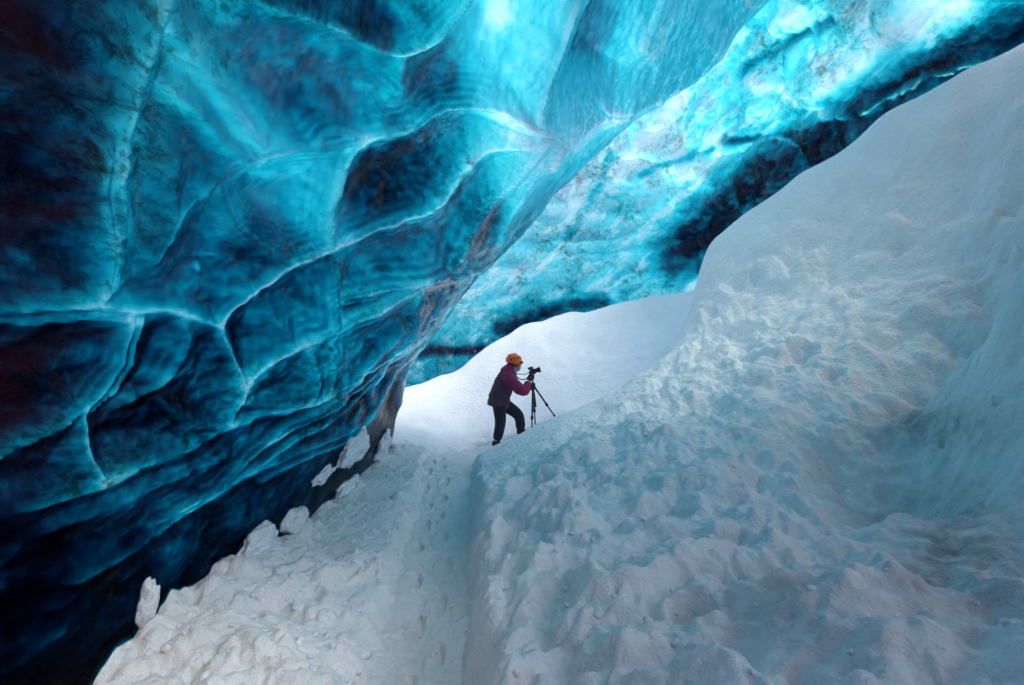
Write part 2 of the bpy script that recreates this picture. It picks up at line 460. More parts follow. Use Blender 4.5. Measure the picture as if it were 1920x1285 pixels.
def build_near_ice(ns=820, nq=1150):
    sec = resample(SEC, ns, lambda t: 0.62 * t + 0.38 * t ** 2)
    tan = np.gradient(sec, axis=0)
    tan /= np.linalg.norm(tan, axis=1)[:, None]
    nor = np.stack([-tan[:, 1], tan[:, 0]], -1)                 # outward: up and to the left
    for _ in range(30):
        nor[1:-1] = (nor[:-2] + 2 * nor[1:-1] + nor[2:]) / 4
    nor /= np.linalg.norm(nor, axis=1)[:, None]
    Y = np.concatenate([np.linspace(-5.0, 0.42, 60)[:-1], 1 / np.linspace(1 / 0.42, 1 / 7.0, nq)])
    nroll, R = 30, 0.55                                         # the lip rolls up and away at the far end
    ang = np.linspace(0, math.pi / 2, nroll + 1)[1:]
    Yr = 7.0 + R * np.sin(ang)
    lift = np.concatenate([np.zeros(len(Y)), R * (1 - np.cos(ang)), R + np.linspace(0.06, 0.5, 24)])
    Yall = np.concatenate([Y, Yr, np.full(24, 7.0 + R) + np.linspace(0.02, 0.35, 24)])
    Yg, _ = np.meshgrid(Yall, np.arange(ns), indexing='ij')
    X0 = np.broadcast_to(sec[:, 0], Yg.shape).copy()
    Z0 = np.broadcast_to(sec[:, 1], Yg.shape).copy()
    NX, NZ = np.broadcast_to(nor[:, 0], Yg.shape), np.broadcast_to(nor[:, 1], Yg.shape)
    zz = sec[:, 1][None]
    # the wall hollows outwards near the camera, and swells in slow waves
    out = 0.42 * np.exp(-((zz - 1.9) / 1.0) ** 2) * (1 - smooth(2.0, 6.0, Yg)) + lift[:, None]
    out = out + 0.16 * perlin(X0 * 0.55, Yg * 0.45, Z0 * 0.55 + 3.3) * smooth(0.5, 1.6, zz)
    X, Z = X0 + NX * out, Z0 + NZ * out
    Yp = np.maximum(Yg, 0.42)
    u, v = CU + F * X / Yp, CV - F * (Z - EYE) / Yp
    vis = smooth(0.45, 0.7, Yg)
    # fold the traced lines a little so that they never run dead straight
    uw = u + 14 * perlin(u * .009, v * .009, 0.3) + 1.5 * perlin(u * .04, v * .04, 7.3)
    vw = v + 14 * perlin(u * .009, v * .009, 5.1) + 1.5 * perlin(u * .04, v * .04, 2.7)
    fade = np.clip(.75 + .9 * perlin(u * .011, v * .011, 3.9) + .35 * perlin(u * .035, v * .035, 1.2), .30, 1.2)
    ridge = np.zeros_like(u)      # thinning
    crest = np.zeros_like(u)      # relief
    near = np.full(u.shape, 1e9)
    for pts, w, k in RIDGES:
        if pts[0][1] > 570:
            k = min(.84, k * 1.25)
        c = chaikin(pts)
        a = np.array(c)
        m = ((uw > a[:, 0].min() - 140) & (uw < a[:, 0].max() + 140) & (vw > a[:, 1].min() - 140) & (vw < a[:, 1].max() + 140))
        dd = np.full(u.shape, 1e9)
        dd[m] = poly_dist(uw[m], vw[m], c)
        near = np.minimum(near, dd + (10 - w) * 0.3)
        pr = 0.75 * fade * np.exp(-(dd / (.30 * w)) ** 2) + 0.50 * (.5 + .5 * fade) / (1 + (dd / (1.25 * w)) ** 8) + 0.16 * np.exp(-dd / (3.6 * w))
        ridge = 1 - (1 - ridge) * (1 - k * pr)
    crest = np.exp(-np.maximum(near, 0) / 62.0)
    tau = bilerp(TU, TV, TT, u, v)
    tau = tau * (1 - .28 * smooth(760, 980, u) * smooth(420, 200, v))
    grit = smooth(.65, 1.5, tau)
    for (cu, cv, ru, rv, ta, amt) in HOLLOWS_GLINTS:
        c, s = math.cos(radians(ta)), math.sin(radians(ta))
        du, dv = uw + 8 * perlin(u * .04, v * .04, 2) - cu, vw + 8 * perlin(u * .04, v * .04, 6) - cv
        a, b = (du * c + dv * s) / ru, (-du * s + dv * c) / rv
        tau = tau + amt * np.exp(-(a * a + b * b) ** 2.5) * (1 + 0.6 * perlin(u * .03, v * .03, 9))
    # layers and bubbles: streaks that run with the flow of the cave
    along = Yg * 0.8
    s1 = fbm(X * 2.2 + Z * 1.2, along * 1.7, (Z - X) * 3.0, 5, .6)
    s2 = fbm(X * 7.0, along * 5.5, Z * 8.0, 4, .65)
    s3 = fbm(X * 17.0 + Z * 6, along * 15, Z * 19.0, 3, .7)
    busy = .45 + .75 * smooth(.9, 3.2, tau)
    tau = tau * np.exp(busy * (0.62 * s1 + 0.52 * s2 + .34 * s3))
    # fine veins and flow lines between the big ridges
    wob = .25 * perlin(X * 1.3, along * 1.1, Z * 1.3)
    line = np.sin(np.maximum(near, 0) * .62 + 5 * perlin(u * .012, v * .012, 4.4)) * np.exp(-np.maximum(near, 0) / 34.0)
    tau = tau * (1 + .34 * line * smooth(-.15, .2, perlin(u * .008, v * .008, 6.6)))
    veins = 0
    for (fx, fy, k, wd) in ((1.1, .55, .34, .045), (2.3, .8, .26, .05), (5.0, 1.3, .20, .07)):
        nn = perlin((X + .6 * Z) * fx + wob * fx, along * fy + .3 * Z * fx, (Z - .5 * X) * fx * 1.2 + 3 * k)
        veins = 1 - (1 - veins) * (1 - k * np.exp(-np.abs(nn) / wd) * smooth(-.3, .25, perlin(X * .9 + 5 * k, along * .6, Z * .9)))
    tau = tau * (.84 + .35 * smooth(.8, 2.2, tau))
    tau = tau * 0.86 * (1 - np.clip(ridge, 0, .97) * vis) * (1 - veins)
    tau = tau * (1 - .26 * smooth(720, 960, v) * smooth(0, 350, u))
    # unseen ice behind and high above the camera, thickened to cut cyan light
    deep = np.clip(smooth(1600, 1900, u) + smooth(-30, -200, v) + smooth(.9, .4, Yg), 0, 1)  # (out of the picture)
    tau = np.clip(tau * (1 - deep) + 3.6 * deep, 0.10, 5.5)
    unit = 0.012
    thick = unit * tau
    # scallops: the face is hollow between the lines
    depth = np.clip(0.052 * Yp, 0.015, 0.34)
    rel = depth * (1 - crest) * vis + 0.016 * Yp.clip(0.5, 3) * s1 + 0.006 * s2
    rib = poly_dist(uw, vw, chaikin([(1300, 60), (1180, 150), (1060, 280), (950, 400), (820, 510), (660, 640), (560, 740)]))
    rib2 = poly_dist(uw, vw, chaikin([(1110, -60), (1050, 60), (1010, 160), (985, 240)]))
    rib3 = poly_dist(uw, vw, chaikin([(560, -40), (660, 30), (740, 70), (850, -20)]))
    rel = rel - Yp * vis * (0.050 * np.exp(-(rib / 72) ** 2) + .030 * np.exp(-(rib2 / 55) ** 2) + .030 * np.exp(-(rib3 / 60) ** 2))
    rel = rel * smooth(0.15, 1.25, Z)
    X, Z = X + NX * rel, Z + NZ * rel
    inner = np.stack([X, Yg, Z], -1)
    NEAR['p'], NEAR['n'] = inner[50:], np.stack([-NX, 0 * NX, -NZ], -1)[50:]
    # the outer side: along the same outward directions
    outer = np.stack([X + NX * thick, Yg, Z + NZ * thick], -1)
    rows, cols = Yg.shape
    n = rows * cols
    # on the rolled-up end the outward direction turns back towards the camera side
    k0 = len(Y)
    for i in range(k0, rows):
        a = min(1.0, (i - k0 + 1) / nroll) * math.pi / 2
        outer[i, :, 0] = X[i] + NX[i] * thick[i] * math.cos(a)
        outer[i, :, 2] = Z[i] + NZ[i] * thick[i] * math.cos(a)
        outer[i, :, 1] = Yg[i] - thick[i] * math.sin(a)
    co = np.concatenate([inner.reshape(-1, 3), outer.reshape(-1, 3)])
    # two unseen roof openings, added to light the foreground snow and the bank
    hx_, hy_ = X + .35 * perlin(Yg * 1.1, Z * 1.1, 4.2), Yg + .3 * perlin(X * 1.1, Z * .9, 8.2)
    gone = (Z > EYE + .67 * np.maximum(Yg, .5) + .24 + .12 * perlin(Yg * 2, X * 2, 1)) & (hy_ > LIGHT_HOLE[0]) & (hy_ < LIGHT_HOLE[1]) & (hx_ > LIGHT_HOLE[2]) & (hx_ < LIGHT_HOLE[3])
    gone |= (Z > EYE + .67 * np.maximum(Yg, .5) + .40 + .2 * perlin(Yg * 2, X * 2, 1)) & (hy_ > 4.3) & (Yg < 6.75) & (hx_ > 3.3)
    keep = ~(gone[:-1, :-1] | gone[1:, :-1] | gone[:-1, 1:] | gone[1:, 1:])
    q_in, q_out = solid_cells(keep, n)
    rim = rim_cells(keep, n)
    quads = np.concatenate([q_in, q_out] + rim)
    f = q_in[len(q_in) // 3:len(q_in) // 2:997]                 # the inner side must look into the cave
    a0 = co[f]
    nn = np.cross(a0[:, 1] - a0[:, 0], a0[:, 2] - a0[:, 0])
    if ((nn * (np.array([0, 0, EYE]) - a0[:, 0])).sum(-1)).mean() < 0:
        quads = quads[:, ::-1]
    o = np.concatenate([np.zeros(n), np.ones(n)])
    ash = np.clip(smooth(420, 120, u) * smooth(1050, 700, v) * 0.9 + 0.35 * smooth(900, 500, u) * smooth(200, 30, v)
                  + 0.30 * smooth(520, 300, u) * smooth(500, 250, v), 0, 1) * (1 - np.clip(ridge * 1.3, 0, 1))
    frost = np.zeros_like(u)
    z = np.zeros(n)
    wet = (1 - .75 * smooth(3.8, 6.0, Yg)) * smooth(1.35, 2.5, Z + .25 * perlin(X * .8, Yg * .8, Z * .8))
    return co, quads, {'outer': o, 'wet': np.concatenate([wet.ravel()] * 2), 'grit': np.concatenate([grit.ravel()] * 2), 'ash': np.concatenate([ash.ravel(), z]), 'frost': np.concatenate([frost.ravel(), z])}


co, quads, attrs = build_near_ice()
link('ice_wall', quad_mesh('ice_wall', co, quads, attrs), M_ICE_NEAR,
     label='deep blue overhanging ice wall with bright rippled ridges, left of the snow path', category='ice wall', kind='thing')

# ------------------------------------------------------------------ the far ice: pale wall beyond the lip
FAR_TOP = [(680, 700), (730, 610), (800, 520), (870, 455), (915, 405), (960, 310), (1040, 235), (1120, 170), (1230, 70), (1370, -60),
           (1600, -110), (1950, -150), (2200, -160)]
FAR_BOT = [(660, 790), (800, 760), (900, 740), (1000, 690), (1150, 640), (1310, 610), (1380, 530), (1450, 460), (1550, 390), (1700, 290),
           (1850, 215), (1990, 180), (2200, 140)]
FAR_D = [(700, 720, 16), (800, 690, 16), (780, 600, 17), (900, 640, 16), (860, 540, 17), (1000, 580, 16.5), (1000, 450, 17.2),
         (1040, 330, 17.2), (1110, 280, 16.8), (1200, 450, 16.2), (1290, 520, 15.5), (1200, 200, 15.3), (1300, 300, 14.4), (1350, 420, 13.8),
         (1300, 130, 13), (1450, 350, 11.6), (1430, 40, 10.4), (1500, 180, 10.2), (1550, 300, 10), (1650, 240, 8.8), (1650, 80, 8.0),
         (1800, 150, 7.6), (1800, 0, 6.7), (1920, 110, 7.0), (1920, 0, 6.3), (2200, 50, 6.2), (2200, -160, 5.2), (1370, -60, 9.4),
         (700, 560, 17.2), (900, 330, 17.5)]
FU = [640, 760, 840, 920, 1000, 1080, 1160, 1240, 1320, 1400, 1480, 1560, 1640, 1720, 1800, 1920, 2200]
FV = [-150, 0, 80, 160, 240, 320, 400, 480, 540, 600, 660, 740]
FT = [
    [.5, .5, .5, .5, .5, .5, .5, .5, .55, .6, .5, .4, .3, .2, .4, .6, .6],
    [.5, .5, .5, .5, .5, .5, .5, .55, .60, .65, .55, .5, .35, .15, .35, .8, 1],
    [.5, .5, .5, .5, .5, .5, .5, .55, .60, .7, .6, .55, .4, .20, .7, 2.2, 2.5],
    [.5, .5, .5, .5, .5, .5, .5, .50, .45, .6, .45, .30, .25, .8, 2.4, 1.2, 2],
    [.5, .5, .5, .5, .5, .45, .4, .30, .50, .6, .55, .8, 2.0, 1.8, 1.0, 1, 1],
    [.5, .5, .5, .5, .4, .18, .35, .25, .22, .7, 1.4, 2.8, 2.6, 1, 1, 1, 1],
    [.5, .5, .5, .4, .35, .25, .6, .45, .40, 2.0, 3.2, 3, 2, 1, 1, 1, 1],
    [.6, .6, .5, .4, .45, .50, .6, .8, 2.0, 2.8, 3, 2, 1, 1, 1, 1, 1],
    [.7, .6, .45, .5, .60, .7, .7, .5, .30, 1, 1, 1, 1, 1, 1, 1, 1],
    [.9, .7, .5, .7, 1.7, 1.5, .8, .4, .4, 1, 1, 1, 1, 1, 1, 1, 1],
    [1.4, .9, 1.3, 1.2, 1.6, 1, 1, 1, 1, 1, 1, 1, 1, 1, 1, 1, 1],
    [2, 1.5, 1.5, 1, 1, 1, 1, 1, 1, 1, 1, 1, 1, 1, 1, 1, 1]]
FAR_DARK = [([(1140, 290), (1135, 330), (1105, 375), (1080, 420), (1065, 445)], 7, .45), ([(1560, 40), (1500, 80), (1440, 100), (1380, 140)], 9, .8),
            ([(760, 662), (800, 655), (860, 658), (905, 656)], 8, 2.0),
            ([(935, 612), (985, 596), (1040, 585), (1100, 570), (1130, 566)], 13, 1.5), ([(1040, 575), (1015, 600), (960, 620)], 12, 1.2),
            ([(1290, 462), (1330, 418), (1390, 358), (1470, 306), (1570, 248), (1672, 190), (1795, 125), (1930, 68)], 42, 2.4),
            ([(1250, 505), (1300, 465), (1360, 420)], 20, 1.2), ([(1350, 265), (1420, 272), (1500, 255), (1560, 240)], 8, 1.2),
            ([(1200, 330), (1260, 300), (1330, 285)], 6, .5)]
FAR_PALE = [([(1290, 140), (1265, 190), (1240, 240), (1200, 280), (1150, 330)], 22, .75), ([(1400, 150), (1450, 180), (1500, 210), (1560, 235)], 10, .7),
            ([(1560, 150), (1640, 90), (1720, 50), (1800, 10)], 26, .7), ([(1400, 275), (1440, 262), (1500, 300)], 5, .6),
            ([(850, 560), (900, 530), (960, 510), (1010, 500)], 14, .5), ([(860, 590), (920, 570), (990, 545)], 9, .45),
            ([(1260, 320), (1300, 335), (1330, 360)], 20, .5), ([(1600, 225), (1720, 165), (1850, 115), (1940, 90)], 7, .9),
            ([(1430, 250), (1380, 290), (1330, 295)], 5, .5), ([(1060, 330), (1090, 360), (1080, 400)], 26, .5)]


def build_far_ice(na=900, nb=360):
    D = tps([(a / 300, b / 300) for a, b, _ in FAR_D], [c for _, _, c in FAR_D], 2e-3)
    top, bot = resample(FAR_TOP, na), resample(FAR_BOT, na)
    b = np.linspace(0, 1, nb)[:, None, None]
    uv = top[None] * (1 - b) + bot[None] * b
    u, v = uv[..., 0], uv[..., 1]
    d0 = D(u / 300, v / 300)
    X, Y, Z = at(u, v, d0)
    P = np.stack([X, Y, Z], -1)
    # outward direction: smoothed surface normal, away from the camera
    ga, gb = np.gradient(P, axis=0), np.gradient(P, axis=1)
    N = np.cross(ga, gb)
    N /= np.linalg.norm(N, axis=-1, keepdims=True)
    N[(N * P).sum(-1) < 0] *= -1
    N[..., 2] += 0.35
    N /= np.linalg.norm(N, axis=-1, keepdims=True)
    uw = u + 10 * perlin(u * .015, v * .015, 0.3) + 5 * perlin(u * .05, v * .05, 7.3)
    vw = v + 10 * perlin(u * .015, v * .015, 5.1) + 5 * perlin(u * .05, v * .05, 2.7)
    tau = 0.55 * bilerp(FU, FV, FT, uw, vw)
    pale = np.zeros_like(u)
    dark = np.zeros_like(u)
    for pts, w, k in FAR_PALE:
        dd = poly_dist(uw, vw, chaikin(pts))
        pale = np.maximum(pale, k * np.exp(-(dd / w) ** 2))
    for pts, w, k in FAR_DARK:
        dd = poly_dist(uw, vw, chaikin(pts))
        g = np.exp(-(dd / w) ** 2)
        tau = tau + k * g
        dark = np.maximum(dark, min(1, k / 1.8) * g)
    x, y, z = X, Y, Z
    # blocky, cracked relief: billows and creases
    r1 = np.abs(perlin(x * .8 + 4, y * .8, z * 1.1)) * 2
    r2 = np.abs(perlin(x * 2.1, y * 2.1 + 7, z * 2.6)) * 2
    r3 = fbm(x * 4.5, y * 4.5, z * 6.5, 4, .6)
    rel = 0.50 * (0.5 - r1) + 0.07 * (0.5 - r2) + 0.03 * r3
    far = smooth(6.5, 11, d0)
    rel = rel * (0.35 + 0.65 * far)
    tau = tau * np.exp(0.6 * (0.45 - r2) + 0.55 * r3 + 0.5 * fbm(x * 1.2 + 9, y * 1.2, z * 3.2, 3))
    al, ac = (x + z) * .7, (z - x) * .7                       # layers dip to the lower left
    n1, n2 = perlin(al * .6, y * .6, ac * 1.9 + 3), perlin(al * 1.5 + 5, y * 1.5, ac * 3.8)
    crack = np.maximum(.55 * np.exp(-np.abs(n1) / .022), .45 * np.exp(-np.abs(n2) / .03)) * smooth(-.2, .25, fbm(x * 1.3, y * 1.3, z * 1.3 + 8, 2))
    white = .6 * smooth(.10, .30, fbm(al * .7 + 2, y * .7, ac * 2.1, 5, .6)) * smooth(1.0, .5, tau)
    pale = 1 - (1 - pale * (.6 + .8 * (.5 + fbm(x * 5, y * 5, z * 7, 3, .7))).clip(0, 1.2)) * (1 - crack) * (1 - white)
    tau = np.clip(tau * (1 - pale.clip(0, .95)), 0.05, 5.0)
    P = P + N * rel[..., None]
    O = P + N * (0.06 * tau)[..., None]
    rows, cols = u.shape
    n = rows * cols
    co = np.concatenate([P.reshape(-1, 3), O.reshape(-1, 3)])
    idx = np.arange(n).reshape(rows, cols)
    q_in, q_out = grid_faces(rows, cols, 0, False), grid_faces(rows, cols, n, True)
    rim = []
    for line, fl in ((idx[0], True), (idx[-1], False), (idx[:, 0], False), (idx[:, -1], True)):
        a, c = line[:-1], line[1:]
        q = np.stack([a, a + n, c + n, c], -1)
        rim.append(q[:, ::-1] if fl else q)
    quads = np.concatenate([q_in, q_out] + rim)
    # facing: the inner side must look at the camera
    f = q_in[len(q_in) // 3:len(q_in) // 2:997]
    a0 = co[f]
    nn = np.cross(a0[:, 1] - a0[:, 0], a0[:, 2] - a0[:, 0])
    if ((nn * (np.array([0, 0, EYE]) - a0[:, 0])).sum(-1)).mean() < 0:
        quads = quads[:, ::-1]
    frost = np.clip(0.01 + 0.15 * pale + 0.03 * smooth(0.5, 0.1, tau), 0, 1) * (1 - dark)
    zed = np.zeros(n)
    return co, quads, {'outer': np.concatenate([zed, zed + 1]), 'wet': np.full(2 * n, .8), 'grit': np.full(2 * n, .8), 'ash': np.concatenate([(0.35 * dark).ravel(), zed]),
                       'frost': np.concatenate([frost.ravel(), zed])}


co, quads, attrs = build_far_ice()
link('ice_wall', quad_mesh('ice_wall', co, quads, attrs), M_ICE_FAR,
     label='pale turquoise cracked ice wall with dark dirty base, beyond the bright snow drift', category='ice wall', kind='thing')


# ------------------------------------------------------------------ the snow
def snow_sheet(name, xs, ys, zf, mat, label, stain_shade=None):
    Yg, Xg = np.meshgrid(ys, xs, indexing='ij')
    Zg = zf(Xg, Yg)
    co = np.stack([Xg, Yg, Zg], -1).reshape(-1, 3)
    quads = grid_faces(len(ys), len(xs))
    st = np.zeros(Xg.shape) if stain_shade is None else stain_shade(Xg, Yg, Zg)
    return link(name, quad_mesh(name, co, quads, {'stain_shade': st}), mat, label=label, category='snow', kind='structure')


def geo(a, b, n):
    return a * (b / a) ** np.linspace(0, 1, n)


def pts3(lst):
    w = [at(*p) for p in lst]
    return [(p[0], p[1]) for p in w], [p[2] for p in w]


BANK = [(1285, 600, 8.3), (1320, 480, 8.6), (1355, 435, 8.5), (1400, 400, 8.2), (1500, 330, 7.6), (1650, 230, 6.8), (1800, 150, 6.0), (1920, 105, 5.4),
        (935, 835, 7.0), (1040, 785, 7.2), (1200, 700, 7.8), (1270, 640, 8.1),
        (895, 1285, 1.75), (893, 1150, 2.3), (890, 1000, 3.3), (886, 930, 4.4), (885, 890, 5.6),
        (1000, 1285, 1.7), (1200, 1285, 1.5), (1500, 1285, 1.3), (1920, 1285, 1.15),
        (1000, 1000, 3.2), (1200, 1000, 2.8), (1500, 1000, 2.5), (1750, 1000, 2.3), (1920, 1000, 2.1),
        (1100, 850, 4.6), (1300, 850, 3.9), (1500, 850, 3.5), (1750, 850, 3.3), (1900, 850, 2.8),
        (1200, 760, 6.2), (1350, 740, 5.5), (1500, 720, 4.8), (1700, 740, 4.4), (1800, 760, 4.2),
        (1400, 620, 6.5), (1550, 580, 5.8), (1700, 560, 5.2), (1850, 600, 3.6), (1920, 520, 3.3), (1900, 680, 3.1),
        (1400, 500, 7.6), (1600, 420, 6.6), (1800, 350, 5.6), (1920, 300, 5.0)]
bp, bz = pts3(BANK)
for x, y, z in [(6, 2, 3.3), (6, 4, 4.2), (3, 0, 1.6), (1.2, 0, .7), (-.1, 0, .35), (7, 6.5, 4.9), (7, 9, 4.6), (3.6, 10, 1.9), (5, 11, 2.6),
                (0, 8.4, -.4), (.8, 8.8, 0.0), (2.0, 9.4, .3), (-.6, 7.4, -.25), (3, -3, 1.6), (0, -3, .4), (6, -3, 3)]:
    bp.append((x, y))
    bz.append(z)
for (u0, v0, Y0) in BANK[:12]:                     # falls away behind the crest
    for dY, dv in ((.6, 40), (1.3, 90)):
        p = at(u0, v0 + dv, Y0 + dY)
        bp.append((p[0], p[1]))
        bz.append(p[2])
bank_f = tps(bp, bz, 4e-3)


def lip_x(Y):
    return np.interp(Y, [-3, 0, 1.75, 2.3, 3.3, 4.4, 5.6, 6.5, 7.0, 9], [-.1, -.1, -.125, -.165, -.245, -.34, -.44, -.52, -.30, .6])


def bank_z(X, Y):
    z = bank_f(X, Y)
    u, v = CU + F * X / np.maximum(Y, .3), CV - F * (z - EYE) / np.maximum(Y, .3)
    # the upper face is wind-smoothed, the lower part trodden and lumpy
    crest_v = np.interp(u, [900, 1040, 1285, 1320, 1400, 1500, 1650, 1800, 1920], [860, 785, 600, 480, 400, 330, 230, 150, 105])
    lump = smooth(8, 105, v - crest_v) * smooth(-.2, .1, 9 - Y)
    lump = np.where(u < 1285, np.maximum(lump, .55 * smooth(5, 60, v - crest_v)), lump)
    wx, wy = X + .18 * perlin(X * 1.5, Y * 1.5, z * 1.5 + 4), Y + .18 * perlin(X * 1.5, Y * 1.5, z * 1.5 + 8)
    b1 = np.abs(fbm(wx * 1.5, wy * 1.5, z * 1.5 + 0.4, 2, .35)) * 2
    b2 = np.abs(perlin(wx * 3.3, wy * 3.3, z * 3.3 + 2.2)) * 2
    b3 = np.abs(perlin(wx * 8.5, wy * 8.5, z * 8.5 + 5.2)) * 2
    rough = smooth(-.30, .40, perlin(X * .8, Y * .8, 6.6) + .40 * smooth(1.6, .2, X) + .35 * smooth(2.6, 3.2, X) * smooth(5.2, 4.2, Y))
    d0 = fbm(wx * 2.4, wy * 2.4, z * 2.4 + 8.8, 4, .5)
    d1 = fbm(X * 20, Y * 20, z * 20, 3, .55)
    pit = smooth(.16, .40, perlin(wx * 2.2, wy * 2.2, z * 2.2 + 12.2)) * .075 + smooth(.14, .36, perlin(wx * 4.6, wy * 4.6, z * 4.6 + 15.2)) * .045
    pit = pit + smooth(.12, .30, perlin(wx * 11, wy * 11, z * 11 + 19.2)) * .014
    z = z + lump * ((.55 + .45 * rough) * (0.18 * (b1 - .4) + 0.095 * (b2 - .4) + .034 * (b3 - .4)) + .12 * d0 + .028 * fbm(wx * 6, wy * 6, z * 6 + 3.1, 3)) + (0.35 + .65 * lump) * 0.012 * d1
    z = z - lump * pit * (.45 + .55 * rough)
    z = z + 0.05 * fbm(X * .9, Y * .9, z * .9 + 1.1, 3)
    # a trodden hollow on the right and the mound that closes it off
    z = z - .46 * np.exp(-(((X - 2.75) / .75) ** 2 + ((Y - 3.55) / .55) ** 2)) + .36 * np.exp(-(((X - 3.55) / .36) ** 2 + ((Y - 3.15) / .6) ** 2) ** 1.5)
    # footprints and dents
    for (px, py, r, dp) in DENTS:
        r2 = ((X - px) ** 2 + (Y - py) ** 2) / (r * r)
        z = z - dp * np.exp(-r2 ** 1.5) + dp * .25 * np.exp(-((np.sqrt(r2) - 1.5) / .35) ** 2)
    # the side of the trench along the path
    lx = lip_x(Y) + .09 * perlin(X * 0 + 3, Y * 2.6, 1) + .07 * perlin(X * 0, Y * 7, 5) + .04 * perlin(X * 0, Y * 19, 9)
    return np.where(X < lx + .12, -0.35 + (z + 0.35) * smooth(-.10, .12, X - lx) ** .5, z)


rs = random.Random(5)
DENTS = []
for (u0, v0, Y0) in [(1400, 850, 3.9), (1450, 870, 3.7), (1500, 660, 5.4), (1480, 600, 5.9), (1410, 720, 5.3), (1330, 760, 5.6), (1280, 720, 6.2),
                     (1600, 930, 2.9), (1120, 900, 3.9), (1050, 950, 3.5), (1250, 930, 3.2), (1150, 1100, 2.4), (1050, 1120, 2.3),
                     (1300, 1150, 2.0), (1230, 1230, 1.7), (1000, 900, 4.2), (960, 960, 3.5), (1380, 1020, 2.6), (1560, 700, 4.9)]:
    p = at(u0, v0, Y0)
    DENTS.append((p[0], p[1], rs.uniform(.07, .15), rs.uniform(.05, .11)))


def bank_stain_shade(X, Y, Z):  # dirty patches, with shade painted in to darken the hollows
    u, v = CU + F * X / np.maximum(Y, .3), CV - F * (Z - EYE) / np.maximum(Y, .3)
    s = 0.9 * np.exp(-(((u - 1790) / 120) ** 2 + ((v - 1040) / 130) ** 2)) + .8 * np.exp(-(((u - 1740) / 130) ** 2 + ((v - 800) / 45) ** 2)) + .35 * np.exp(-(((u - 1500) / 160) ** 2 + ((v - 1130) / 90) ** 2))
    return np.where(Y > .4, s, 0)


xs_bank = np.concatenate([np.linspace(-.75, 3.2, 380)[:-1], np.linspace(3.2, 7.5, 160)])
ys_bank = np.concatenate([np.linspace(-3, .7, 40)[:-1], geo(.7, 10.5, 560)])
snow_sheet('snowbank', xs_bank, ys_bank, bank_z, M_OLD_SNOW, 'tall lumpy grey-white snowbank rising right of the path', bank_stain_shade)

BERM = [(700, 1285, 2.3), (740, 1100, 3.2), (790, 930, 5), (800, 880, 6.2), (130, 1285, 1.83), (300, 1150, 2.3), (420, 1030, 2.81), (520, 990, 3.45),
        (620, 940, 4.46), (690, 890, 5.6), (735, 838, 6.75), (450, 1250, 2.0), (600, 1150, 2.7), (650, 1050, 3.3), (720, 950, 4.7), (330, 1270, 1.95)]
ep, ez = pts3(BERM)
for x, y, z in [(-2.4, 1, .5), (-2.4, 3, .45), (-2.4, 5, .4), (-2.4, 7, .4), (-1.58, 0.8, .30), (-1.3, 0, .3), (-.6, 0, .0), (-1.3, -3, .4), (-2.4, -3, .5), (-.6, -3, 0),
                (-1.5, 7.2, .15), (-1.1, 7.2, -.06), (-.3, 2, -.35), (-.4, 4, -.3), (-.5, 6, -.25), (-.3, 0, -.35)]:
    ep.append((x, y))
    ez.append(z)
berm_f = tps(ep, ez, 4e-3)


def berm_z(X, Y):
    z = berm_f(X, Y)
    wx, wy = X + .10 * perlin(X * 2.2, Y * 2.2, 14), Y + .10 * perlin(X * 2.2, Y * 2.2, 18)
    b1 = np.abs(perlin(wx * 2.0, wy * 2.0, 3.4)) * 2
    b2 = np.abs(perlin(wx * 5.0, wy * 5.0, 7.2)) * 2
    b3 = np.abs(perlin(wx * 11, wy * 11, 1.2)) * 2
    pit = smooth(.14, .34, perlin(wx * 3.6, wy * 3.6, 22.2)) * .05 + smooth(.12, .28, perlin(wx * 9, wy * 9, 25.2)) * .022
    z = z - .05 - .11 * smooth(-1.0, -1.4, X) - pit + 0.11 * (b1 - .35) + 0.065 * (b2 - .35) + 0.030 * (b3 - .35) + .012 * fbm(X * 22, Y * 22, .4, 3)
    ex = np.interp(Y, [-3, 0, 2.3, 3.2, 5, 6.2, 8], [-.5, -.5, -.62, -.72, -.87, -1.02, -1.2]) + .08 * perlin(X * 0 + 7, Y * 3, 2) + .05 * perlin(X * 0, Y * 8, 2)
    z = z + .06
    z = np.where(z < .08, .08 + .25 * (z - .08), z)
    return np.where(X > ex - .14, -.35 + (z + .35) * smooth(.10, -.14, X - ex) ** .5, z)


snow_sheet('snow_berm', np.linspace(-2.4, -.35, 260), np.concatenate([np.linspace(-3, .7, 40)[:-1], geo(.7, 7.4, 420)]), berm_z, M_OLD_SNOW,
           'low crumbly bank of shovelled snow between the path and the blue ice wall')


def path_z(X, Y):
    z = np.interp(Y, [-3, 5.5, 6.3, 7.0, 8.4, 9.2], [-.09, -.09, -.02, -.05, -.19, -.22])
    n = fbm(X * 9, Y * 13, .3, 4, .6)
    st = perlin(X * 3.0, Y * 3.3, 4.4)
    for k in range(22):
        py = 1.3 + k * .27
        px = -.145 * py * .9 - .12 + (.085 if k % 2 else -.085) + .03 * math.sin(k * 2.3)
        e = ((X - px) / .05) ** 2 + ((Y - py) / .135) ** 2
        z = z - .032 * smooth(1.3, .7, e) + .010 * np.exp(-((np.sqrt(e) - 1.35) / .22) ** 2)
    return z + .018 * n + .014 * st + .010 * fbm(X * 34, Y * 40, 3, 2) + 0.05 * smooth(.22, .45, np.abs(X + .12 * Y - .08))


snow_sheet('snow_path', np.linspace(-1.6, .5, 240), np.concatenate([np.linspace(-3, .9, 30)[:-1], geo(.9, 9.0, 520)]), path_z, M_PATH,
           'narrow trodden snow path leading towards the person')

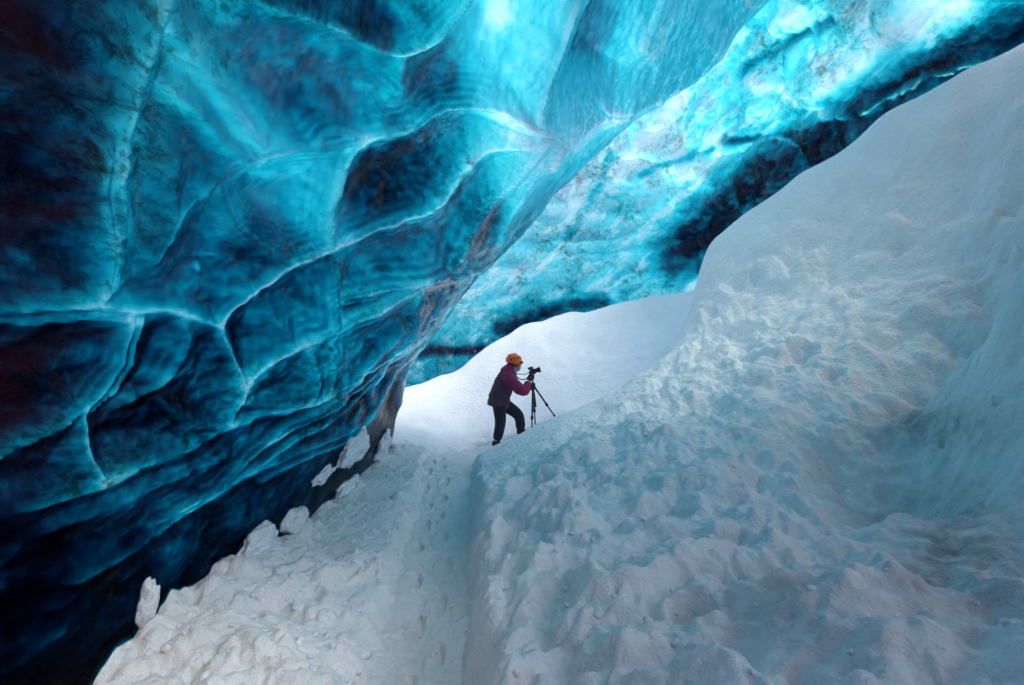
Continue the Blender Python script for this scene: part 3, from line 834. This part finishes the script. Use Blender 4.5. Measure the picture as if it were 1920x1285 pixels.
DRIFT = [(760, 830, 8), (860, 842, 8.2), (930, 843, 8.4), (1000, 800, 8.6), (1043, 782, 8.4), (1100, 760, 8.9), (1200, 700, 9.4), (1280, 640, 10),
         (800, 770, 9.5), (900, 740, 10), (960, 690, 10.3), (1100, 640, 11), (1250, 590, 11.5), (765, 722, 10.8), (820, 705, 10.8), (870, 699, 10.6),
         (900, 668, 10.7), (930, 640, 10.9), (990, 612, 11.1), (1060, 592, 11.5), (1130, 577, 11.8), (1220, 558, 12), (1295, 545, 12.3)]
fp, fz = pts3(DRIFT)
for x, y, z in [(-2.4, 7.2, .1), (-1.2, 7.2, -.12), (0, 7.4, -.3), (-3.5, 9, .6), (-3.5, 12, .3), (-2, 12.5, -.1), (-.8, 12.2, .2), (0, 12.6, .7), (1, 13, 1.0),
                (2.5, 13.6, 1.3), (4.6, 14, 1.6), (6, 12, 3), (6, 10, 2.6), (1.5, 8, .2), (3.2, 8.8, .8), (8, 14, 2)]:
    fp.append((x, y))
    fz.append(z)
drift_f = tps(fp, fz, 2e-3)


def drift_z(X, Y):
    z = drift_f(X, Y)
    near = smooth(9.2, 7.8, Y)
    z = z + .12 * fbm(X * .9, Y * .9, 3.3, 3) + .018 * perlin(X * 3 + Y, Y * 2.4 - X * .7, 1.3) + .006 * perlin(X * 9 + Y * 4, Y * 6 - X * 3, 1.3) + .004 * fbm(X * 12, Y * 12, 1, 2)
    z = z + near * (.05 * (np.abs(perlin(X * 4, Y * 4, 2)) * 2 - .4) + .02 * fbm(X * 10, Y * 10, 2, 3))
    for (px, py, r, dp) in [(-.52, 8.9, .16, .12), (-1.62, 8.0, .07, .10), (1.55, 10.6, .10, .05)]:
        r2 = ((X - px) ** 2 + (Y - py) ** 2) / (r * r)
        z = z - dp * np.exp(-r2 ** 1.5)
    return z


snow_sheet('snow_drift', np.linspace(-5, 9, 430), np.linspace(7.0, 18.5, 380), drift_z, M_SNOW,
           'bright smooth wind-blown snow drift behind the person')


def ground_z(X, Y):
    r = np.hypot(X, Y - 4)
    return -0.75 - 0.25 * smooth(10, 30, r) + 0.8 * fbm(X * .03, Y * .03, 2.2, 3) * smooth(20, 60, r)


gx = np.concatenate([-geo(1500, 14, 40), np.linspace(-12, 12, 40), geo(14, 1500, 40)])
snow_sheet('snow_ground', gx, gx + 4, ground_z, M_SNOW, 'snow-covered ground outside and under the ice cave')


# ------------------------------------------------------------------ clumps of snow stuck to the foot of the ice wall
M_CLUMP = snow_material('clump_snow', (0.86, 0.89, 0.91), 200.0, 0.008)


def blob(name, radii, axes, loc, seed, label, rough=.75):
    """a lump of snow: a sphere pushed about by noise, squashed along three given axes"""
    n, m = 60, 96
    th = np.linspace(0, math.pi, n)[:, None]
    ph = np.linspace(0, 2 * math.pi, m, endpoint=False)[None]
    d = np.stack([np.sin(th) * np.cos(ph), np.sin(th) * np.sin(ph), np.cos(th) + 0 * ph], -1)
    r = 1 + rough * fbm(d[..., 0] * 1.5 + seed, d[..., 1] * 1.5, d[..., 2] * 1.5, 4, .45)
    q = d * r[..., None] * np.array(radii)
    co = q @ np.array(axes)
    i = np.arange(n - 1)[:, None] * m + np.arange(m)[None]
    j = np.arange(n - 1)[:, None] * m + (np.arange(m)[None] + 1) % m
    quads = np.stack([i, i + m, j + m, j], -1).reshape(-1, 4)
    co = co.reshape(-1, 3)
    me = quad_mesh(name, co, quads, {'stain_shade': np.zeros(len(co))})
    o = link(name, me, M_CLUMP, label=label, category='snow clump', group='snow clumps stuck to the ice wall')
    o.location = loc
    return o


def on_wall(u0, v0):
    p = NEAR['p']
    y = np.maximum(p[..., 1], .2)
    d2 = (CU + F * p[..., 0] / y - u0) ** 2 + (CV - F * (p[..., 2] - EYE) / y - v0) ** 2
    d2 = d2 + (p[..., 1] > 6.95) * 1e6 + (p[..., 1] < .5) * 1e6
    k = np.unravel_index(np.argmin(d2), d2.shape)
    return p[k], NEAR['n'][k]


for (u0, v0, rl, ru, rn, sd, lab) in [
        (545, 974, .17, .085, .10, 1.0, 'rounded chunk of snow sticking alone to the dark ice wall above the berm'),
        (664, 842, .40, .17, .08, 4.0, 'widest snow patch on the far low end of the ice wall, dripping downwards'),
        (604, 890, .22, .06, .05, 9.0, 'thin strip of snow on the ice wall, left of the widest patch'),
        (716, 838, .26, .19, .07, 12.0, 'tall narrow snow patch at the far corner of the ice wall'),
        (478, 1022, .22, .11, .10, 15.0, 'smooth rounded snow lump on the berm edge below the lone chunk'),
        (270, 1132, .045, .11, .05, 21.0, 'slim snow sliver standing against the ice wall, nearest the camera'),
        (650, 912, .36, .09, .09, 25.0, 'ragged snow patch just above the berm, under the widest patch')]:
    p, nrm = on_wall(u0, v0)
    nrm = nrm / np.linalg.norm(nrm)
    t1 = np.array([0, 1.0, 0])
    t2 = np.cross(nrm, t1)
    blob('snow_clump', (rl, ru, rn), (t1, t2, nrm), tuple(p + nrm * rn * .05), sd, lab, .40 if rl < .2 else .62)

# ------------------------------------------------------------------ the person at the tripod
M_SKIN = plain('skin', (0.55, 0.36, 0.28), 0.55, var=.1)
M_PLUM = plain('plum_cloth', (0.085, 0.032, 0.062), 0.8, weave=.03, var=.35, scale=18)
M_MAGENTA = plain('magenta_cloth', (0.24, 0.009, 0.075), 0.75, weave=.03, var=.3, scale=18)
M_TROUSER = plain('navy_cloth', (0.008, 0.016, 0.026), 0.85, weave=.03, var=.3, scale=18)
M_BLACK = plain('black_rubber', (0.010, 0.013, 0.016), 0.6, var=.3)
M_GLOVE = plain('grey_glove', (0.022, 0.024, 0.032), 0.8, weave=.01, var=.4)
M_ORANGE = plain('orange_plastic', (0.85, 0.13, 0.010), 0.35, var=.08)
M_GAITER = plain('grey_gaiter', (0.38, 0.40, 0.42), 0.85, weave=.01, var=.3)
M_METAL = plain('tripod_metal', (0.012, 0.030, 0.038), 0.4, metal=.3, var=.2)
M_LENS = plain('lens_glass', (0.01, 0.012, 0.02), 0.08)
M_EYE = plain('eye', (0.02, 0.015, 0.012), 0.2)


def skin(name, nodes, edges, mat, parent=None, sub=2, root=0):
    """one continuous body grown round a skeleton of (x, y, z, radius) joints"""
    me = bpy.data.meshes.new(name)
    me.from_pydata([n[:3] for n in nodes], edges, [])
    o = link(name, me, mat, parent)
    md = o.modifiers.new('skin', 'SKIN')
    md.use_smooth_shade = True
    for i, nd in enumerate(nodes):
        sv = me.skin_vertices[0].data[i]
        r = nd[3]
        sv.radius = r if isinstance(r, tuple) else (r, r)
        sv.use_root = (i == root)
    sd = o.modifiers.new('smooth', 'SUBSURF')
    sd.levels = sub
    sd.render_levels = sub
    return o


def loft(name, rings, mat, parent=None, seg=24, wrinkle=0.0, seed=0.0, cap=True):
    """a tapered sleeve: rings of (centre, half width across, half width in profile)"""
    C = np.array([r[0] for r in rings], float)
    T = np.gradient(C, axis=0)
    T /= np.linalg.norm(T, axis=1)[:, None]
    # refine along the length
    n = (len(rings) - 1) * 5 + 1
    t0, t1 = np.arange(len(rings)), np.linspace(0, len(rings) - 1, n)

    def ip(a):
        a = np.asarray(a, float)
        k = np.clip(np.floor(t1).astype(int), 0, len(rings) - 2)
        f = (t1 - k)
        m = np.gradient(a, axis=0)
        h00, h10, h01, h11 = 2 * f**3 - 3 * f**2 + 1, f**3 - 2 * f**2 + f, -2 * f**3 + 3 * f**2, f**3 - f**2
        if a.ndim == 2:
            h00, h10, h01, h11 = (h[:, None] for h in (h00, h10, h01, h11))
        return h00 * a[k] + h10 * m[k] + h01 * a[k + 1] + h11 * m[k + 1]
    C2 = ip(C)
    A, B = ip([r[1] for r in rings]), ip([r[2] for r in rings])
    T = np.gradient(C2, axis=0)
    T /= np.linalg.norm(T, axis=1)[:, None]
    side = np.array([0, 1.0, 0]) - T * T[:, 1:2]
    side /= np.linalg.norm(side, axis=1)[:, None]
    up = np.cross(T, side)
    ph = np.linspace(0, 2 * math.pi, seg, endpoint=False)
    co = C2[:, None] + side[:, None] * (A[:, None] * np.cos(ph))[..., None] + up[:, None] * (B[:, None] * np.sin(ph))[..., None]
    if wrinkle:
        w = fbm(co[..., 0] * 9 + seed, co[..., 1] * 9, co[..., 2] * 14, 3)
        co = co + (co - C2[:, None]) / np.maximum(A, B)[:, None, None] * (wrinkle * w)[..., None]
    verts = [tuple(p) for p in co.reshape(-1, 3)]
    faces = []
    for i in range(n - 1):
        for j in range(seg):
            k = (j + 1) % seg
            faces.append((i * seg + j, i * seg + k, (i + 1) * seg + k, (i + 1) * seg + j))
    if cap:
        faces.append(tuple(range(seg))[::-1])
        faces.append(tuple((n - 1) * seg + j for j in range(seg)))
    me = bpy.data.meshes.new(name)
    me.from_pydata(verts, [], faces)
    for p in me.polygons:
        p.use_smooth = len(p.vertices) == 4
    return link(name, me, mat, parent)


def tube(name, pts, r, mat, parent=None, seg=10):
    return loft(name, [(p, r if not isinstance(r, list) else r[i], r if not isinstance(r, list) else r[i]) for i, p in enumerate(pts)], mat, parent, seg)


PY = 8.4
PX, PZ = (930 - CU) / F * PY, -0.19
body = skin('person', [
    (.06, 0, .80, .12), (.09, 0, .95, .115), (.17, 0, 1.13, .125), (.245, 0, 1.265, .06), (.285, 0, 1.325, .055),
    (.315, 0, 1.385, .082), (.325, 0, 1.46, .082), (.395, 0, 1.375, .038),
    (.05, -.09, .76, .08), (.075, -.10, .44, .056), (.0, -.10, .12, .042), (.10, -.11, .05, .036),
    (.09, .09, .77, .08), (.385, .10, .55, .056), (.395, .11, .28, .042), (.50, .11, .22, .036),
    (.20, -.17, 1.19, .06), (.455, -.23, .965, .042), (.545, -.09, 1.15, .030),
    (.22, .17, 1.20, .06), (.36, .20, .94, .042), (.53, .07, .985, .030)],
    [(0, 1), (1, 2), (2, 3), (3, 4), (4, 5), (5, 6), (5, 7), (0, 8), (8, 9), (9, 10), (10, 11), (0, 12), (12, 13), (13, 14), (14, 15),
     (2, 16), (16, 17), (17, 18), (2, 19), (19, 20), (20, 21)], M_SKIN)
body.location = (PX, PY, PZ)
body['label'] = 'person in an orange helmet and maroon jacket bending to a camera on a tripod'
body['category'] = 'person'
# face
loft('nose', [((.395, 0, 1.425), .012, .010), ((.418, 0, 1.395), .017, .016), ((.415, 0, 1.378), .012, .008)], M_SKIN, body, 10)
for sgn in (-1, 1):
    loft('eye', [((.383, .034 * sgn, 1.425), .004, .004), ((.391, .034 * sgn, 1.42), .012, .009), ((.394, .034 * sgn, 1.415), .004, .004)], M_EYE, body, 10)
    loft('ear', [((.315, .083 * sgn, 1.435), .008, .012), ((.318, .092 * sgn, 1.41), .010, .022), ((.32, .083 * sgn, 1.38), .008, .012)], M_SKIN, body, 10)
loft('mouth', [((.412, -.024, 1.345), .004, .004), ((.424, 0, 1.347), .007, .007), ((.412, .024, 1.345), .004, .004)], plain('lips', (.35, .12, .11), .5), body, 8)
loft('neck_gaiter', [((.245, 0, 1.27), .085, .085), ((.285, 0, 1.315), .078, .080), ((.325, 0, 1.345), .085, .088), ((.345, 0, 1.372), .082, .083)],
     M_GAITER, body, wrinkle=.008)
# helmet: shell, dark rim, vents and chin strap
hx, hz = .325, 1.445
hel = loft('helmet', [((hx - .050, 0, hz - .06), .108, .125), ((hx - .035, 0, hz - .02), .118, .138), ((hx - .015, 0, hz + .03), .114, .130),
                      ((hx + .005, 0, hz + .07), .092, .100), ((hx + .015, 0, hz + .097), .052, .058), ((hx + .02, 0, hz + .105), .008, .01)], M_ORANGE, body, 32)
loft('helmet_rim', [((hx - .056, 0, hz - .074), .106, .122), ((hx - .050, 0, hz - .062), .112, .129), ((hx - .045, 0, hz - .048), .112, .129)], M_BLACK, hel, 32)
loft('visor_band', [((hx + .075, -.085, hz - .030), .014, .012), ((hx + .108, 0, hz - .028), .018, .016), ((hx + .075, .085, hz - .030), .014, .012)], M_BLACK, hel)
for sgn in (-1, 1):
    for (ax, az) in ((-.075, .022), (-.025, .040), (.030, .048)):
        yy = (.108 - .0 * ax) * sgn
        loft('vent', [((hx + ax, yy * .93, hz + az + .018), .004, .005), ((hx + ax + .004, yy * 1.03, hz + az), .008, .014), ((hx + ax + .008, yy * 1.0, hz + az - .018), .004, .005)], M_BLACK, hel, 10)
    tube('chin_strap', [(hx - .02, .10 * sgn, hz - .05), (hx + .005, .093 * sgn, hz - .09), (hx + .035, .065 * sgn, hz - .125), (hx + .055, .0, hz - .138)], .007, M_BLACK, hel, 8)
# clothes
jacket = loft('jacket', [((.03, 0, .69), .185, .175), ((.045, 0, .76), .195, .185), ((.07, 0, .88), .188, .175), ((.11, 0, 1.0), .190, .170),
                         ((.155, 0, 1.11), .200, .165), ((.195, 0, 1.19), .185, .145), ((.235, 0, 1.255), .125, .115), ((.26, 0, 1.295), .09, .09)],
              M_PLUM, body, 36, wrinkle=.022, seed=2.0)
hood = loft('hood', [((.165, 0, 1.205), .13, .11), ((.185, 0, 1.255), .15, .115), ((.215, 0, 1.30), .135, .10), ((.245, 0, 1.345), .115, .085), ((.262, 0, 1.375), .10, .07)],
            M_MAGENTA, jacket, 28, wrinkle=.02, seed=5.0)
loft('sleeve', [((.165, -.10, 1.17), .09, .10), ((.215, -.185, 1.165), .085, .098), ((.30, -.215, 1.09), .078, .090), ((.395, -.235, 1.005), .072, .084),
                ((.455, -.235, .962), .070, .078), ((.495, -.20, 1.01), .066, .070), ((.525, -.14, 1.085), .056, .058)], M_MAGENTA, jacket, 24, wrinkle=.018, seed=8.0)
loft('sleeve', [((.19, .10, 1.18), .09, .10), ((.23, .185, 1.17), .08, .09), ((.29, .205, 1.06), .072, .080), ((.345, .21, .965), .066, .072),
                ((.375, .195, .925), .062, .064), ((.44, .14, .95), .056, .056), ((.50, .095, .972), .050, .050)], M_MAGENTA, jacket, 24, wrinkle=.016, seed=11.0)
skin('trousers', [(.055, 0, .78, (.17, .15)), (.05, 0, .86, (.16, .15)), (.055, -.095, .70, .118), (.08, -.10, .46, .098), (.055, -.10, .30, .088), (.01, -.10, .13, .088),
                  (.12, .095, .715, .118), (.25, .10, .63, .112), (.385, .10, .54, .098), (.40, .11, .40, .088), (.405, .11, .27, .088)],
     [(0, 1), (0, 2), (2, 3), (3, 4), (4, 5), (0, 6), (6, 7), (7, 8), (8, 9), (9, 10)], M_TROUSER, body)
for (bx, by, bz, tip) in ((.0, -.10, .0, .18), (.40, .11, .17, .18)):
    bt = skin('boot', [(bx, by, bz + .17, .058), (bx, by, bz + .07, .056), (bx + .09, by - .005, bz + .05, .05), (bx + tip, by - .01, bz + .04, .038), (bx - .05, by, bz + .045, .045)],
              [(0, 1), (1, 2), (2, 3), (1, 4)], M_BLACK, body)


def glove(wrist, palm, fingers, thumb):
    nodes = [(*wrist, .042), (*((np.array(wrist) + np.array(palm)) / 2), .040), (*palm, .040)]
    edges = [(0, 1), (1, 2)]
    for ch in fingers:
        a = 2
        for k, p in enumerate(ch):
            nodes.append((*p, .0125 - .0012 * k))
            edges.append((a, len(nodes) - 1))
            a = len(nodes) - 1
    a = 1
    for k, p in enumerate(thumb):
        nodes.append((*p, .0135 - .0015 * k))
        edges.append((a, len(nodes) - 1))
        a = len(nodes) - 1
    return skin('glove', nodes, edges, M_GLOVE, body)


# near hand: fingers closed round the camera body from below
glove((.528, -.125, 1.10), (.575, -.075, 1.195),
      [[(.60, -.075 + .004, 1.235 + .012 * 0), (.615, -.060, 1.262), (.612, -.035, 1.275)], [(.585, -.078, 1.24), (.595, -.066, 1.27), (.596, -.040, 1.285)],
       [(.568, -.078, 1.238), (.574, -.068, 1.268), (.576, -.042, 1.28)], [(.552, -.074, 1.228), (.554, -.064, 1.255), (.558, -.042, 1.265)]],
      [(.545, -.06, 1.19), (.548, -.03, 1.215), (.556, -.02, 1.232)])
# far hand: closed round the tripod's centre column
glove((.50, .095, .972), (.575, .05, .995),
      [[(.615, .04, 1.02), (.63, .005, 1.02), (.615, -.02, 1.018)], [(.618, .042, 1.0), (.633, .004, .998), (.616, -.024, .996)],
       [(.616, .042, .98), (.630, .006, .976), (.614, -.02, .974)], [(.610, .042, .962), (.622, .010, .957), (.608, -.014, .955)]],
      [(.56, .03, 1.02), (.578, -.012, 1.022), (.60, -.028, 1.02)])

# ------------------------------------------------------------------ tripod and camera
tri = thing('tripod', (PX + .605, PY, PZ), 'slim dark tripod with spread legs standing in the snow before the person', 'tripod')
top = np.array((0, 0, 1.05))
for (fx, fy, fz) in ((-.035, -.30, .12), (.055, .22, .26), (.40, -.05, .47)):
    ft = np.array((fx, fy, fz))
    a, b, c = top + (ft - top) * .04, top + (ft - top) * .56, ft
    dr = (ft - top) / np.linalg.norm(ft - top)
    lg = loft('leg', [(a, .017, .017), ((a + b) / 2, .016, .016), (b, .015, .015)], M_METAL, tri, 14)
    loft('lower_section', [(b - dr * .04, .011, .011), ((b + c) / 2, .011, .011), (c, .010, .010)], M_METAL, lg, 12)
    loft('leg_clamp', [(b - dr * .03, .017, .020), (b, .022, .024), (b + dr * .03, .018, .020)], M_BLACK, lg, 14)
    q = b + (c - b) * .72
    loft('leg_clamp', [(q - dr * .02, .013, .015), (q, .017, .018), (q + dr * .02, .013, .014)], M_BLACK, lg, 14)
    loft('foot', [(c - dr * .03, .013, .013), (c, .015, .015), (c + dr * .03, .006, .006)], M_BLACK, lg, 12)
loft('centre_column', [((-.005, 0, 1.16), .013, .013), ((.0, 0, 1.05), .013, .013), ((.03, 0, .85), .012, .012), ((.05, 0, .68), .012, .012)], M_METAL, tri, 12)
loft('shoulder', [((0, 0, 1.00), .022, .022), ((0, 0, 1.03), .040, .040), ((0, 0, 1.06), .040, .040), ((0, 0, 1.085), .024, .024)], M_BLACK, tri, 18)
loft('ball_head', [((-.005, 0, 1.13), .020, .020), ((-.005, 0, 1.155), .030, .030), ((-.004, 0, 1.185), .027, .027), ((-.002, 0, 1.2), .030, .030), ((0, 0, 1.212), .030, .030)], M_BLACK, tri, 18)

cm = thing('camera', (PX + .595, PY, PZ + 1.265), 'black camera with lens pointing up to the right, mounted on the tripod', 'camera')
cm.rotation_euler = (0, radians(-14), 0)
import bmesh


def bevel_box(name, size, loc, mat, parent, bev=.008):
    bm = bmesh.new()
    bmesh.ops.create_cube(bm, size=1)
    for v in bm.verts:
        v.co = Vector((v.co.x * size[0] + loc[0], v.co.y * size[1] + loc[1], v.co.z * size[2] + loc[2]))
    bmesh.ops.bevel(bm, geom=bm.edges[:], offset=bev, segments=3, affect='EDGES', profile=.5)
    me = bpy.data.meshes.new(name)
    bm.to_mesh(me)
    bm.free()
    for p in me.polygons:
        p.use_smooth = True
    return link(name, me, mat, parent)


cb = bevel_box('body', (.062, .145, .100), (0, 0, 0), M_BLACK, cm, .012)
bevel_box('grip', (.03, .035, .09), (.030, -.06, -.004), M_BLACK, cb, .008)
vf = bevel_box('viewfinder', (.07, .055, .035), (-.008, 0, .062), M_BLACK, cm, .009)
loft('eyecup', [((-.040, 0, .058), .020, .016), ((-.052, 0, .058), .026, .022), ((-.060, 0, .058), .024, .020)], M_BLACK, vf, 16)
ln = loft('lens', [((.028, 0, 0), .034, .034), ((.05, 0, 0), .036, .036), ((.075, 0, 0), .036, .036), ((.095, 0, 0), .040, .040), ((.115, 0, 0), .042, .042)], M_BLACK, cm, 28)
loft('lens_hood', [((.112, 0, 0), .044, .044), ((.135, 0, 0), .052, .052)], M_BLACK, ln, 28)
loft('front_glass', [((.1345, 0, 0), .040, .040), ((.138, 0, 0), .036, .036)], M_LENS, ln, 28)
tube('strap', [(-.02, -.072, .035), (-.06, -.085, -.03), (-.13, -.09, -.085), (-.21, -.085, -.075), (-.265, -.075, -.02), (-.30, -.06, .04)], .008, M_BLACK, cm, 8)
tube('strap', [(-.02, .072, .035), (-.05, .085, .0), (-.10, .09, -.02), (-.17, .085, -.01), (-.25, .075, .02), (-.30, .06, .05)], .006, M_BLACK, cm, 8)


# ------------------------------------------------------------------ loose crumbs of snow
def crumbs():
    r = np.random.RandomState(11)
    n, m = 7, 10
    th = np.linspace(0, math.pi, n)[:, None]
    ph = np.linspace(0, 2 * math.pi, m, endpoint=False)[None]
    dd = np.stack([np.sin(th) * np.cos(ph), np.sin(th) * np.sin(ph), np.cos(th) + 0 * ph], -1).reshape(-1, 3)
    i = np.arange(n - 1)[:, None] * m + np.arange(m)[None]
    j = np.arange(n - 1)[:, None] * m + (np.arange(m)[None] + 1) % m
    q = np.stack([i, i + m, j + m, j], -1).reshape(-1, 4)
    cos, qs = [], []
    k = 0
    for _ in range(1500):
        where = r.rand()
        y = 1.2 * (6.6 / 1.2) ** r.rand()
        if where < .62:
            x = r.uniform(-1.55, -.55)
            z = float(berm_z(np.array([x]), np.array([y]))[0])
        elif where < .8:
            x = r.uniform(-1.0, -.2)
            z = float(max(path_z(np.array([x]), np.array([y]))[0], berm_z(np.array([x]), np.array([y]))[0], bank_z(np.array([x]), np.array([y]))[0]))
        else:
            x = r.uniform(-.15, 1.6)
            z = float(bank_z(np.array([x]), np.array([y]))[0])
        s_ = .0035 + .018 * r.rand() ** 4
        rad = np.array([r.uniform(.7, 1.2), r.uniform(.7, 1.2), r.uniform(.5, .9)]) * s_
        f = 1 + .9 * perlin(dd[:, 0] * 1.6 + k * 1.37, dd[:, 1] * 1.6, dd[:, 2] * 1.6)
        cos.append(dd * f[:, None] * rad + np.array([x, y, z + s_ * .25]))
        qs.append(q + k * len(dd))
        k += 1
    co = np.concatenate(cos)
    return quad_mesh('snow_crumbs', co, np.concatenate(qs), {'stain_shade': np.zeros(len(co))})


link('snow_crumbs', crumbs(), M_CLUMP, label='loose small crumbs of snow scattered over the path edges', category='snow', kind='stuff')
